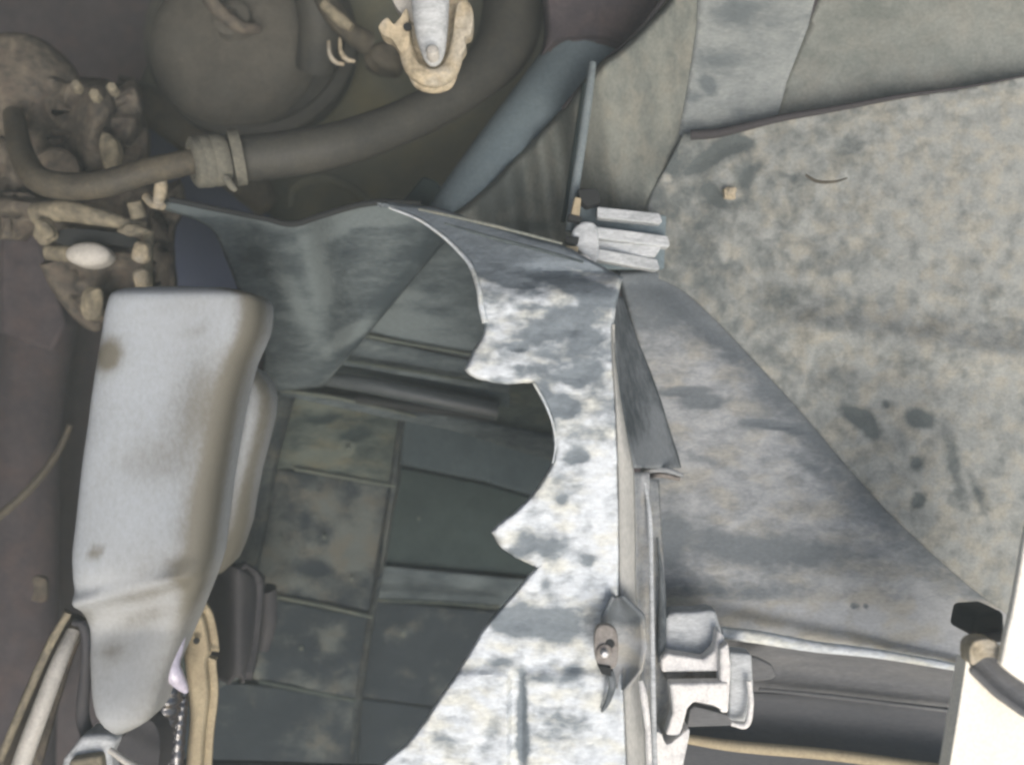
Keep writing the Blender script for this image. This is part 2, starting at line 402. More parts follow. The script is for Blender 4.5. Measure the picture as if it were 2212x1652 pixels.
part('plug_body', blob((830, 130, .92), 42, (1, .8, 1), .1, 3), m_hose, t)

# ------------------------------------------------------------------ cream pipe mount top centre
t = thing('pipe_mount', 'bright cream U shaped mount with lugs round a grey pipe end, top centre', 'pipe mount', (930, 60, .60))
part('cup', prism(crv([(872, -60, 1), (864, 40), (860, 80), (872, 120), (895, 150), (970, 150), (990, 120), (1004, 80), (1010, -60, 1)]), .612, .02), m_cream, t, bevel=.004)
part('u_ring', tube([(872, 70, .60, 14), (880, 118, .60, 17), (897, 152, .598, 19), (935, 170, .597, 20), (970, 154, .598, 19), (984, 118, .60, 17), (992, 70, .60, 14)], 18, 10), m_cream, t)
part('u_ring', tube([(888, 150, .612, 10), (905, 180, .610, 12), (938, 190, .609, 12), (968, 180, .610, 12), (982, 148, .612, 10)], 16, 10), m_cream, t)
part('lug', prism(crv([(818, 56), (836, 38), (850, 52), (862, 40), (880, 20), (884, 96), (866, 112), (846, 84), (826, 74)]), .595, .015), m_cream, t, bevel=.004)
part('lug', prism(crv([(986, 10), (1010, 2), (1022, 28), (1018, 70), (1004, 80), (1006, 100), (992, 118), (978, 96)]), .595, .015), m_cream, t, bevel=.004)
part('collar', prism(crv([(830, -60, 1), (850, 6), (880, 40), (905, 44), (905, -60, 1)]), .605, .012), m_silver, t, bevel=.003)
part('pipe_end', tube([(930, -60, .575, 42), (930, 20, .58, 40), (932, 70, .585, 35), (935, 105, .59, 28), (936, 126, .595, 20), (936, 134, .60, 8)], 28), m_clip, t)
part('bolt', lathe((934, 112, .572), [(14, -20), (14, 4), (10, 9), (3, 10)], (0, .2, 1), 14), m_silver, t)
part('hole', lathe((880, 58, .589), [(9, -4), (9, 0), (1, 0.2)], (0, 0, 1), 16), m_hole, t)

# ------------------------------------------------------------------ corroded unit on the left
t = thing('corroded_unit', 'brown corroded casting with cream dusted lugs at the upper left edge', 'casting', (180, 400, .82))
part('dome', blob((40, 200, .86), 118, (1, .95, .9), .05, 1), m_cast, t)
part('housing', sheet(crv([(-60, 140, 1), (60, 120), (120, 148), (170, 165), (235, 172), (262, 205), (272, 260), (280, 310), (268, 350), (200, 380), (60, 430), (-60, 440, 1)]),
     lambda x, y: .82+.035*vn(x, y, 60, 5, 2)+.02*np.cos(x/22.)*np.exp(-((y-260)/90.)**2), 9, curl=(24, .05)), m_cast, t, solid=.02)
for (bx_, by_, br) in ((165, 185, 12), (205, 205, 13), (242, 190, 12)):
    part('bolt', lathe((bx_, by_, .795), [(br, -20), (br, 4), (br-2, 7), (3, 8)], (.2, .1, 1), 6), m_cast_l, t)
part('boss', lathe((118, 370, .815), [(52, -30), (52, 4), (44, 8), (30, 2), (16, 4), (3, 6)], (.1, .1, 1), 36), m_cast, t)
part('lug', blob((240, 330, .80), 26, (.8, 1.5, .8), .1, 6, 10), m_cast_l, t)
part('lower_casting', sheet(crv([(-60, 400, 1), (60, 420), (180, 420), (300, 392), (345, 400), (352, 440), (336, 470), (330, 520), (332, 570), (330, 640), (250, 700), (180, 690), (130, 640), (100, 580), (88, 530), (60, 480), (-60, 470, 1)]),
     lambda x, y: .80+.03*vn(x, y, 50, 9, 2)+.03*np.exp(-((x-205)/115)**4-((y-513)/22)**4)+.02*np.exp(-((x-200)/130)**4-((y-600)/40)**4), 8, curl=(18, .04)), m_cast, t, solid=.02)
part('shelf', tube([(80, 462, .785, 24), (140, 455, .775, 24), (210, 468, .775, 20), (270, 482, .78, 13), (315, 492, .785, 12)], 16), m_cast_l, t)
part('foot', blob((98, 500, .77), 19, (1, 1.3, 1), .2, 2), m_cast_l, t)
part('slot', prism(crv([(125, 500), (160, 494), (230, 500), (290, 512), (285, 532), (220, 526), (150, 530), (122, 522)]), .781, .01), m_hole, t)
part('plug', lathe((192, 550, .77), [(46, -30), (46, 4), (42, 11), (30, 17), (14, 20), (3, 21)], (.1, .05, 1), 32, (1, .58)), m_silver, t)
part('neck', tube([(105, 545, .79, 17), (150, 548, .785, 18), (190, 552, .785, 18)]), m_cast_l, t)
part('terminal', tube([(348, 384, .76, 12), (347, 412, .76, 14), (342, 436, .765, 11)]), m_cream, t)
part('terminal_foot', tube([(315, 425, .775, 9), (330, 440, .77, 10), (352, 446, .765, 8)]), m_cream, t)
part('lug', blob((306, 545, .765), 21, (.9, 1.1, .8), .08, 4), m_cream, t)
part('lug', blob((306, 602, .775), 16, (1, 1.3, .8), .1, 7), m_cream, t)
part('lug', blob((290, 498, .77), 15, (1.9, .7, .8), .2, 8), m_cast_l, t)
part('post', tube([(322, 500, .79, 11), (318, 560, .79, 12), (320, 620, .80, 10)]), m_cast_l, t)
part('tail', tube([(120, 560, .83, 34), (150, 620, .84, 34), (190, 680, .84, 26), (215, 700, .85, 20)]), m_cast, t)
part('lug', blob((200, 655, .80), 28, (.8, 1.3, .6), .1, 9, -10), m_cast_l, t)
part('fin', tube([(290, 435, .775, 16), (300, 470, .78, 17)]), m_cast_l, t)

# ------------------------------------------------------------------ thick hose with collar
t = thing('coolant_hose', 'dark thick hose sweeping from the corroded unit up to the top edge', 'hose', (470, 350, .74))
part('thin_hose', tube([(30, 250, .80, 22), (46, 330, .76, 26), (80, 385, .735, 29), (140, 402, .73, 30), (220, 398, .73, 29), (320, 370, .735, 28), (440, 343, .75, 27)], 20, 10), m_hose, t)
part('thick_hose', tube([(490, 345, .76, 48), (600, 335, .77, 49), (720, 315, .78, 48), (830, 280, .80, 46), (930, 235, .82, 46), (1020, 175, .84, 50), (1085, 105, .86, 62), (1110, 20, .88, 68), (1110, -60, .9, 68)], 26, 10), m_hose_d, t)
c = part('collar', lathe((452, 348, .745), [(30, -38), (50, -36), (55, -26), (56, -8), (54, -4), (56, 0), (56, 14), (54, 17), (55, 20), (54, 32), (46, 38), (34, 38), (30, 28), (4, 20)], (-.93, -.24, .50), 40), m_collar, t)
part('clamp_band', lathe((512, 340, .755), [(54, -12), (60, -11), (60, 11), (54, 12)], (-.95, -.2, .3), 40), m_collar, t)
part('clamp_tail', tube([(488, 384, .735, 9), (500, 402, .733, 8), (510, 412, .735, 5)]), m_collar, t)

# ------------------------------------------------------------------ blue grey tube and its foot
t = thing('support_tube', 'wide blue grey tube slanting down behind the top of the bumper cover', 'tube', (1120, 300, .88))
part('tube_body', tube([(1340, 0, .86, 88), (1270, 120, .845, 86), (1190, 220, .83, 80), (1100, 325, .82, 72), (1005, 435, .81, 60), (955, 500, .81, 54)], 30), m_strut, t)
part('cap_ring', tube([(1345, 0, .845, 92), (1322, 36, .84, 92)], 36, 4), m_dark2, t)
part('foot', prism([(862, 440), (914, 378), (945, 392), (985, 470), (940, 500), (866, 480)], .80, .04), m_duct_d, t, bevel=.003)
part('foot_tip', tube([(930, 400, .835, 10), (975, 436, .82, 18), (995, 448, .82, 14)]), m_strut, t)
solo('dark_shroud', sheet(crv([(1160, -80, 1), (1175, 60), (1165, 130, 1), (1215, 96), (1290, 92), (1350, 104, 1), (1480, -40, 1)]),
     lambda x, y: .80+.0*x, 14, curl=(16, .02)), m_dark,
     'dark purplish plastic shroud at the top edge between hose and liner', 'shroud', solid=.004)

# ------------------------------------------------------------------ wheel arch liner (right)
def d_liner(x, y):
    D = .70-.03*sstep(1450, 2200, x)-.01*sstep(400, 1300, y)
    D += .004*np.exp(-((x-1500)/60)**2-((y-400)/120)**2)                   # sunk around the clip
    D += .006*(vn(x, y, 150, 11)-.5)+.0035*(vn(x, y, 42, 12)-.5)
    D -= .010*np.exp(-(((y-(700+.15*(x-1700)))/40)**2))*sstep(1650, 1760, x)
    return D
shaded_seam = [(1478, 287), (1560, 283), (1680, 256), (1800, 236), (1950, 208), (2080, 190), (2400, 128)]
low = crv([(1478, 287, 1), (1560, 283), (1680, 256), (1800, 236), (1950, 208), (2080, 190), (2400, 128, 1), (2400, 1500, 1), (2212, 1352, 1),
           (2090, 1262), (1950, 1136), (1850, 1030), (1740, 900), (1640, 790), (1540, 685), (1462, 618), (1380, 590, 1), (1400, 440), (1440, 360)], n=4)
dark_marks = [(1855, 900, 30, 15, -3, 25), (1880, 925, 14, 26, -1.6, -30), (1985, 903, 32, 18, -2.2, 15), (1978, 1000, 16, 18, -1.6), (1985, 1080, 13, 16, -2),
              (1915, 872, 10, 8, -1.4), (2060, 1000, 16, 80, -.9, -12), (2110, 1060, 10, 60, -1.0, -20), (1585, 312, 34, 14, -3, -5), (1535, 340, 50, 14, -3, -30),
              (1545, 424, 12, 26, -3.2, -40), (1450, 360, 16, 24, -1.4), (1610, 385, 14, 50, -.9, 45), (1500, 450, 60, 70, -.3), (1520, 560, 60, 60, -.3), (1600, 250, 10, 30, -.2),
              (1820, 330, 30, 40, -.6, 20), (2140, 640, 26, 26, -.6), (1730, 385, 60, 6, -.5, 10), (1590, 700, 12, 60, -.4, 20), (1980, 780, 40, 30, -.5), (1700, 640, 30, 20, -.5)]
def a_low(x, y):
    s = gs(x, y, dark_marks)+.55*(vn(x, y, 26, 21, 2)-.5)*2
    s += gs(x, y, [(1575, 415, 14, 14, 2.4), (1655, 502, 10, 9, 1.6), (1440, 383, 12, 10, 1.5), (1565, 545, 9, 24, 1.4), (1740, 800, 8, 60, .8, 15)])
    s += .35*sstep(1500, 2100, x)-.1-.25*(1-sstep(1400, 1540, x))
    return s
t = thing('wheel_arch_liner', 'large mud speckled grey liner filling the right side of the photo', 'liner', (1850, 600, .7))
part('lower_panel', sheet(low, d_liner, 8, attr=a_low), m_liner, t, solid=.001)
def a_upr(x, y): return .5*(vn(x, y, 60, 33, 2)-.5)+gs(x, y, [(1900, 20, 60, 40, -.5)])
part('upper_panel', sheet([(1660, 300), (1700, 170), (1745, 60), (1790, -60), (2450, -60), (2450, 160), (1900, 260)],
     lambda x, y:   .7105-.02*sstep(1700, 2200, x)+.004*(1-sstep(1690, 1800, x+.33*(y-150)))+.004*vn(x, y, 140, 6), 14, attr=a_upr), m_liner_up, t, solid=.0025)
part('pale_strip', sheet([(1462, 310), (1485, 190), (1505, 60), (1510, -60), (1775, -60), (1745, 60), (1700, 175), (1668, 300)],
     lambda x, y: .7112-.000015*(x-1480), 12, attr=lambda x, y: .6*(vn(x, y, 40, 14, 2)-.4)+gs(x, y, [(1530, 185, 12, 20, -1.6, -30), (1500, 210, 14, 10, -.5), (1590, 30, 60, 26, -.8), (1560, 130, 60, 16, -.6)])), m_liner_stripe, t, solid=.0025)
def d_in(x, y):
    return .7118+(d_liner(np.maximum(x, 1400.), np.maximum(y, 300.))+.0012-.7118)*sstep(270, 420, y)*sstep(1320, 1420, x)+.06*(1-sstep(1180, 1330, x-.2*(y-350)))+.010*np.sin((x-.15*y)/14.)*np.exp(-((x-1160-.1*(400-y))/90)**2)
part('inner_panel', sheet(crv([(1465, -60, 1), (1445, 0), (1345, 102), (1295, 140), (1210, 240), (1110, 345), (1020, 432), (960, 470, 1), (1160, 640, 1), (1390, 600, 1), (1425, 560, 1), (1500, 330, 1), (1500, 210), (1535, -60, 1)], n=4),
     d_in, 9, curl=(14, .012), attr=lambda x, y: .8*(vn(x*2.4, y*.5, 60, 17, 3)-.5)+gs(x, y, [(1080, 420, 60, 30, -1.1, -45), (1130, 490, 60, 12, -.8), (1330, 330, 60, 90, .25)])), m_liner_in, t, solid=.003)
part('seam_shadow_tube', tube([(1492, 292, .692, 11), (1560, 286, .688, 10), (1680, 257, .682, 8), (1800, 236, .677, 6.5), (1950, 208, .672, 5), (2090, 188, .667, 3), (2260, 155, .662, 2)]), m_dark2, t)  # shadow in the gap along the overlap, put in as a dark tube
part('seam_bead', tube([(1448, -20, .728, 6), (1400, 45, .728, 6), (1350, 98, .73, 6), (1300, 138, .735, 5), (1215, 235, .74, 4)]), m_dark2, t)
solo('stem', tube([(1740, 378, .672, 2.5), (1765, 392, .67, 3.5), (1800, 393, .67, 3), (1830, 385, .672, 1.5)]), m_hose, 'tiny curved dry stem stuck on the speckled liner', 'stem')
t = thing('mud_clod', 'small cream mud clod stuck to the liner right of the three bar clip', 'mud clod', (1576, 420, .7))
part('clod', blob((1576, 418, .695), 14, (1, 1, .7), .15, 5), m_cream, t)

# metal rod
t = thing('slim_rod', 'slim grey metal rod standing above the three bar clip', 'rod', (1232, 480, .68))
part('shaft', tube([(1280, 138, .70, 8), (1272, 200, .69, 9.5), (1258, 300, .68, 10), (1243, 400, .672, 10), (1230, 500, .668, 9)], 16), m_rod, t)
part('rod_shadow_tube', tube([(1262, 180, .715, 5), (1244, 300, .71, 5), (1226, 420, .705, 5), (1216, 480, .70, 5)], 8), m_duct_d, t)  # the rod's shadow, put in as a dark tube

# clip with three bars
t = thing('three_bar_clip', 'dusty pale clip with three horizontal bars fixed to the liner', 'clip', (1260, 500, .65))
for (a, b, r) in (((1290, 458, .655), (1425, 472, .668), 12), ((1275, 500, .652), (1442, 522, .665), 13), ((1285, 548, .652), (1420, 572, .668), 13)):
    part('bar', join(prism([(a[0], a[1]-r), (b[0], b[1]-r), (b[0]+6, b[1]+r*.6), (b[0], b[1]+r), (a[0], a[1]+r)], lambda x, y, a=a, b=b: np.interp(x, [a[0], b[0]], [a[2], b[2]]), .012)), m_clip, t, bevel=.0012)
part('web', prism([(1280, 510), (1430, 532), (1415, 556), (1280, 545)], .666, .008), m_clip, t, bevel=.001)
part('back_plate', prism([(1240, 440), (1300, 446), (1440, 466), (1435, 580), (1300, 580), (1240, 560)], .678, .01), m_strut, t, bevel=.001)
part('spine', prism(crv([(1262, 478), (1290, 490), (1292, 560), (1268, 562), (1250, 540), (1238, 520), (1238, 496)]), .648, .015), m_clip, t, bevel=.002)
part('top_catch', prism([(1248, 408), (1292, 406), (1298, 438), (1268, 446), (1250, 430)], .655, .015), m_hole, t, bevel=.001)
part('tab', prism([(1242, 424), (1256, 428), (1252, 468), (1232, 466)], .648, .01), m_tan, t, bevel=.001)
part('notch', prism([(1228, 462), (1256, 468), (1254, 480), (1226, 474)], .646, .01), m_hole, t, bevel=.0008)
part('notch', prism([(1222, 510), (1252, 512), (1248, 528), (1220, 524)], .645, .01), m_hole, t, bevel=.0008)
part('tab', prism([(1222, 530), (1250, 532), (1248, 556), (1228, 552)], .645, .01), m_tan, t, bevel=.001)
part('hook_end', blob((1258, 565, .640), 17, (1.1, .9, .8), .05, 2), m_wht_br, t)

# ------------------------------------------------------------------ bumper cover
t = thing('bumper_cover', 'pale dust caked plastic bumper cover with notched opening, in the middle', 'bumper cover', (1300, 1000, .64))
BC = t
ridge = [(1322, 640), (1324, 700), (1326, 780), (1330, 860), (1335, 950), (1338, 1050), (1340, 1250), (1346, 1400), (1352, 1560), (1360, 1720)]
outer_ridge = [(1322, 640), (1325, 700), (1330, 780), (1341, 860), (1355, 940), (1370, 1010), (1373, 1120), (1374, 1250), (1380, 1400), (1392, 1560), (1400, 1720)]
def ridge_x(y): return np.interp(y, [p[1] for p in ridge], [p[0] for p in ridge])
def d_fl(x, y):
    D = .590+.00002*np.maximum(0, 1370-x)+.000022*(y-900)*(y > 900)
    D += .00005*np.maximum(0, 900-y)+.00020*np.maximum(0, 640-y)
    D += .010*np.exp(-((x-ridge_x(y)+0)/22)**2)*0
    D += .0035*(vn(x, y, 70, 2)-.5)+.0018*(vn(x, y, 22, 7)-.5)
    D += .008*sstep(0, 1, (1450-y)/30+.5)*0
    # shallow channel beside the concave edge and a moulded step low down
    D += .006*sstep(1446, 1456, y)*sstep(1095, 1105, x)*(1-sstep(1125, 1140, x))
    D -= .004*sstep(1440, 1462, y)
    D += .010*np.exp(-((x-1325)/24)**2)*np.exp(-((y-1440)/90)**2)
    D += .010*np.exp(-((y-(585+.05*(x-1180)))/16)**2)*sstep(1100, 1180, x)*(1-sstep(1290, 1340, x))
    return D
fl = crv([(815, 437, 1), (880, 441), (960, 452), (1060, 486), (1150, 512), (1222, 534), (1300, 575), (1345, 600, 1), (1324, 700, 1), (1326, 780), (1330, 860), (1335, 950), (1338, 1050), (1340, 1250), (1346, 1400), (1352, 1560), (1362, 1760, 1),
          (740, 1760, 1), (770, 1690), (830, 1642), (888, 1592), (940, 1520), (1000, 1428), (1050, 1350), (1108, 1280), (1158, 1224, 1), (1112, 1203), (1080, 1180), (1060, 1150, 1), (1082, 1125), (1118, 1098), (1152, 1062), (1168, 1040),
          (1190, 1000), (1196, 960), (1190, 915), (1172, 868), (1148, 828, 1), (1090, 829), (1030, 818), (1003, 797, 1), (1020, 762), (1040, 722), (1046, 700, 1), (1036, 660), (1030, 620), (1012, 572), (985, 540), (950, 508), (900, 474), (850, 452)], n=5)
fl_marks = [(1110, 1338, 40, 26, -1.9), (1180, 1345, 75, 28, -2.0), (1120, 750, 12, 8, -3, 0), (1238, 712, 14, 9, -3, 20), (1140, 612, 18, 8, -2.2, 10), (1120, 795, 10, 6, -1.2), (1212, 1385, 30, 16, -.6),
            (1225, 690, 50, 30, -1.1), (1165, 720, 46, 18, -.9), (1180, 880, 14, 60, -1.1, -8), (1215, 875, 34, 22, -1.6, 30), (1245, 815, 22, 14, -1.8), (1250, 985, 20, 16, -1.4), (1190, 1180, 30, 22, -.9),
            (1090, 575, 60, 26, -1.6, 15), (1050, 560, 30, 34, -1.2), (1200, 560, 80, 16, -1.0, 14), (1300, 640, 50, 20, -1.0), (1260, 750, 40, 70, -.7), (1290, 830, 16, 60, -.4),
            (1128, 1540, 9, 80, -1.5), (1130, 1610, 14, 30, -1.5), (1000, 1480, 60, 20, -.35), (1290, 1120, 12, 40, .6), (1160, 1000, 14, 12, -.9), (1215, 1080, 12, 10, -.9), (1270, 1210, 16, 12, -.9), (1180, 1260, 14, 20, -.7), (1080, 1430, 30, 12, -.7), (1240, 1450, 24, 16, -.8), (960, 1600, 30, 20, -.5), (1060, 1590, 20, 40, -.5), (1180, 1465, 60, 12, -.5, 4), (1210, 1570, 60, 40, -.5), (980, 480, 140, 24, -1.4, 18), (1250, 620, 40, 12, -1.0),
            (1140, 1160, 24, 20, -.7), (1120, 1192, 26, 14, -.8, 20), (1320, 1180, 20, 60, .5), (1230, 1110, 60, 60, .2), (1300, 1010, 30, 60, .7), (1040, 800, 40, 14, .9), (1090, 1130, 20, 30, .6, -40)]
fl = [np.array(p, float)+np.array([2.6*(vn([i*1.0], [3.0], 2.2, 31, 2)[0]-.5)*2, 2.6*(vn([i*1.0], [9.0], 2.2, 32, 2)[0]-.5)*2]) for i, p in enumerate(fl)]
def a_fl(x, y):
    s = gs(x, y, fl_marks)+.30*sstep(850, 1500, y)-.25
    s += .9*(vn(x*.55, y*1.5, 22, 41, 3)-.5)*(1-sstep(800, 1100, y))+.7*(vn(x*.8, y*1.2, 20, 42, 3)-.5)
    s -= .95*(1-sstep(520, 640, y))
    u = x*.95+y*.31; v = -x*.31+y*.95; s += 2.4*(vn(u*.35, v*1.6, 34, 47, 3)-.46)*(1-sstep(560, 700, y))
    return s
part('flange', sheet(fl, d_fl, 8, curl=(9, .006), attr=a_fl), m_flange, t, solid=.004)
# rolled lip round the opening
lipA = [(838, 449), (900, 474), (950, 508), (985, 540), (1012, 572), (1030, 620), (1036, 660), (1045, 697)]
lipB = [(1150, 829), (1172, 868), (1190, 915), (1196, 960), (1190, 1000)]
def lip(L, r0, r1, off=0):
    n = len(L); return tube([(x+off, y, float(d_fl(np.array([x+8.]), np.array([float(y)]))[0])-.001, r0+(r1-r0)*i/(n-1)) for i, (x, y) in enumerate(L)], 12)
part('lip', lip(lipA, 2, 7, 3), m_flange, t)
part('lip', lip(lipB, 3, 1.5, 4), m_flange, t)
part('crease', tube([(905, 452, .628, 3), (1000, 472, .618, 4), (1100, 496, .612, 4), (1215, 526, .608, 3)]), m_liner_in, t)
part('crease', tube([(960, 482, .622, 2), (1060, 512, .612, 4), (1160, 538, .606, 4), (1260, 566, .602, 3)]), m_funnel, t)
# side wall right of the ridge
curveB = [(1345, 640, .640), (1372, 720, .665), (1405, 800, .678), (1430, 870, .682), (1448, 930, .684), (1466, 985, .682), (1472, 1010, .678)]
def dfl1(x, y): return float(d_fl(np.array([float(x)]), np.array([float(y)]))[0])
m_should = dusty('beige_smooth_shoulder', (140, 142, 140), (186, 185, 178), .6, .8, 60, (1.6, .5, 1), .6, .1)
ys_ = list(range(700, 1721, 40))
rx_ = lambda L, y: float(np.interp(y, [p[1] for p in L], [p[0] for p in L]))
part('shoulder', ruled([(rx_(ridge, y)-2, y, dfl1(rx_(ridge, y), y)+.001) for y in ys_], [(rx_(outer_ridge, y), y, dfl1(1340, y)+.008) for y in ys_], 8, 70, bulge=-.003), m_should, t, solid=.002)
# outer face
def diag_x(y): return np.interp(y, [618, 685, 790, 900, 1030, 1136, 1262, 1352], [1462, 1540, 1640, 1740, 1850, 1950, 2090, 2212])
def d_out(x, y):
    D = .686-.012*sstep(1480, 2000, x)+.004*sstep(1100, 1400, y)-.004*sstep(1000, 1150, y)
    D += .004*(vn(x, y, 120, 15)-.5)+.002*(vn(x, y, 30, 16)-.5)
    wl = np.where(x > diag_x(y), 1., np.exp(-((diag_x(y)-x)/80)**2)); D = D*(1-wl)+(d_liner(x, y)+.0035)*wl
    D -= .020*(1-sstep(1395, 1430, x))*sstep(1000, 1100, y)
    return D
om = [(1475, 845, 60, 8, -1.3, -4), (1520, 868, 44, 14, -1.5, 3), (1690, 922, 60, 6, -1.8, 7), (1620, 915, 40, 8, -.6), (1440, 1180, 24, 60, -.7), (1650, 1190, 200, 34, -.9, 5), (1560, 1280, 160, 24, -.6),
      (1845, 1308, 9, 7, -2.2), (1872, 1310, 6, 6, -1.6), (1900, 1350, 10, 10, -.6), (1700, 1330, 300, 26, .8, 6), (1480, 1310, 60, 14, .6), (1460, 1130, 40, 60, -.4), (1740, 1000, 40, 12, -.5, 30), (1520, 990, 60, 10, -.5, 20)]
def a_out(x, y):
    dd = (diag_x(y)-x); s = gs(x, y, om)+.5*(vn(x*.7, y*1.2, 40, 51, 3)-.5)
    s -= .62*np.exp(-(dd/70)**2)*(1-.5*sstep(1100, 1300, y))                  # liner edge's shadow, painted in as less dust
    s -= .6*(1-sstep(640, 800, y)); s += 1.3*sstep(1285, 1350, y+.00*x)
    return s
rw = [(x, y, dfl1(1338, y)+.008) for (x, y) in outer_ridge if y <= 1010]
curveB = [(x, y, float(d_out(np.array([float(x)]), np.array([float(y)]))[0])-.0015) for x, y, _ in curveB]
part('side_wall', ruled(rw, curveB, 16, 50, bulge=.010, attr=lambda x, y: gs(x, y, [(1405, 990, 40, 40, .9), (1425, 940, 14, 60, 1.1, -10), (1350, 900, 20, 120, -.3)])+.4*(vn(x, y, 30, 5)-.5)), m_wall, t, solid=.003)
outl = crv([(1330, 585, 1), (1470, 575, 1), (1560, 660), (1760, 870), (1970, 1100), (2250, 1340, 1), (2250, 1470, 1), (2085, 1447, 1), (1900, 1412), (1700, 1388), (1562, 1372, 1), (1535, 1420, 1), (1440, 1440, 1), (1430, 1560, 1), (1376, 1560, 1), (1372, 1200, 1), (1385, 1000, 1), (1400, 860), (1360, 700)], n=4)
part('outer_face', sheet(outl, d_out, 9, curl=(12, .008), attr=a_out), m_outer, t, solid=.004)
part('ledge', tube([(1392, 1018, .665, 5), (1415, 1014, .66, 6), (1445, 1016, .66, 6), (1474, 1026, .665, 4)]), m_outer, t)
part('ledge_wall', tube([(1398, 1028, .672, 5), (1430, 1026, .67, 6), (1468, 1034, .672, 5)]), m_rust, t)
# vertical ribs
part('channel', ruled([(rx_(outer_ridge, y)-1, y, dfl1(1340, y)+.009) for y in ys_ if y > 990], [(1402+.006*(y-1000), y, dfl1(1340, y)+.022) for y in ys_ if y > 990], 6, 50, bulge=.006), m_outer, t, solid=.002)
part('rib', tube([(1392, 1036, .618, 4), (1404, 1120, .612, 5), (1407, 1250, .606, 5), (1409, 1400, .602, 6), (1412, 1560, .60, 6), (1416, 1700, .598, 6)], 14), m_clip, t)
part('groove', ruled([(1394, 1030, .650), (1408, 1250, .645), (1412, 1450, .635), (1416, 1640, .63)], [(1424, 1036, .662), (1436, 1250, .655), (1446, 1400, .648), (1450, 1640, .65)], 6, 30), m_outer, t, solid=.003)
part('groove_floor', tube([(1420, 1160, .648, 2), (1428, 1250, .642, 6), (1430, 1340, .638, 9), (1428, 1400, .634, 8), (1424, 1430, .632, 3)], 10), m_wall, t)

part('fold', tube([(1404, 1640, .590, 5), (1398, 1560, .588, 7), (1390, 1500, .588, 8), (1384, 1470, .59, 5)]), m_wht_br, t)
# lower bright rim and the moulded block
part('rim', tube([(1556, 1366, .655, 12), (1640, 1376, .662, 14), (1760, 1396, .662, 12), (1900, 1412, .664, 10), (2100, 1446, .666, 8)], 16), m_flange, t)
# inner wall (funnel)
def d_fun(x, y):
    D = .73+.00022*np.maximum(0, y-440)+.00008*np.maximum(0, 900-x)
    fx = 655+.22*(y-480)
    D += .022*np.exp(-((x-fx)/46)**2)
    D += .022*np.exp(-((x-(500+.45*(y-480)))/70)**2)
    D += .020*sstep(-30, 30, (x-(945-.78*(y-515))))*.6
    D += .004*(vn(x, y, 90, 19)-.5)
    return D
def a_fun(x, y):
    fx = 655+.22*(y-480)
    s = gs(x, y, [(760, 720, 60, 16, 1.4, -35), (780, 770, 90, 14, 1.2, -38), (640, 650, 18, 110, .5, -30), (820, 470, 60, 16, .9), (700, 505, 90, 16, .7, -20), (690, 600, 26, 90, .7, -6)])
    s += .5*(vn(x*.8, y*1.3, 60, 61, 3)-.5)-.35*np.exp(-((x-(945-.78*(y-515)))/40)**2)
    s += .55*np.exp(-((y-np.interp(x, [370, 630, 820, 900], [442, 484, 446, 450]))/12.)**2)
    return s
fun = crv([(350, 428, 1), (440, 446), (560, 470), (632, 480, 1), (700, 462), (770, 442), (830, 436, 1), (900, 442, 1), (985, 500, 1), (955, 530, 1), (700, 835, 1), (560, 850, 1), (566, 740), (520, 640), (488, 560), (450, 490), (350, 452, 1)], n=4)
part('inner_wall', sheet(fun, d_fun, 9, curl=(8, .006), attr=a_fun), m_funnel, t, solid=.003)
part('top_halo_line', tube([(366, 430, .725, 6), (470, 452, .735, 6), (570, 472, .735, 6), (632, 484, .736, 7), (700, 464, .734, 7), (770, 444, .732, 7), (830, 436, .73, 7), (910, 440, .725, 6)], 12), m_hole, t)  # dark halo above the edge, put in as a black tube

# ------------------------------------------------------------------ air duct seen through the opening
t = thing('air_duct', 'dark ribbed plastic duct seen through the opening of the bumper cover', 'air duct', (860, 1100, .95))
def dd_side(x, y): return .780+.00020*(y-520)+.00012*(1060-x)
def a_side(x, y): return gs(x, y, [(850, 690, 120, 20, .9, 5), (940, 735, 120, 14, .7, 8), (900, 810, 120, 12, .4, 8), (870, 640, 60, 10, .8)])+.6*(vn(x*.5, y*1.6, 36, 71, 3)-.5)
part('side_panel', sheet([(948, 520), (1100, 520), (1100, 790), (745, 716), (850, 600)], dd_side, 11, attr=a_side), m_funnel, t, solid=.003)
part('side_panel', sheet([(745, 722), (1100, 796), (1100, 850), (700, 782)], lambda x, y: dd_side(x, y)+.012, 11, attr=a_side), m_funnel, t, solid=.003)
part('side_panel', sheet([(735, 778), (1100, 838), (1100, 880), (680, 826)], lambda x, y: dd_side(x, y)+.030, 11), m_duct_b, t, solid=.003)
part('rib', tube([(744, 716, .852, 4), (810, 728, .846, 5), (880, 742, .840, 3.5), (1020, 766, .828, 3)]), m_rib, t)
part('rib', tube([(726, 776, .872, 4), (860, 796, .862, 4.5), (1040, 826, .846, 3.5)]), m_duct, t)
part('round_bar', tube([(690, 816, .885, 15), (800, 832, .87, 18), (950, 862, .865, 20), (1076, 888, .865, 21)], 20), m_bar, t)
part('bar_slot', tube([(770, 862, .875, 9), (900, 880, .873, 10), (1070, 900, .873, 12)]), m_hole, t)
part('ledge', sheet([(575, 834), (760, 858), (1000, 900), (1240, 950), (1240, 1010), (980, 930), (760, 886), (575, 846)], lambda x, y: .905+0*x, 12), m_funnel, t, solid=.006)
part('rib', tube([(575, 838, .90, 4), (680, 852, .898, 5), (760, 866, .90, 4), (900, 900, .902, 3)]), m_rib, t)
TI = [0]
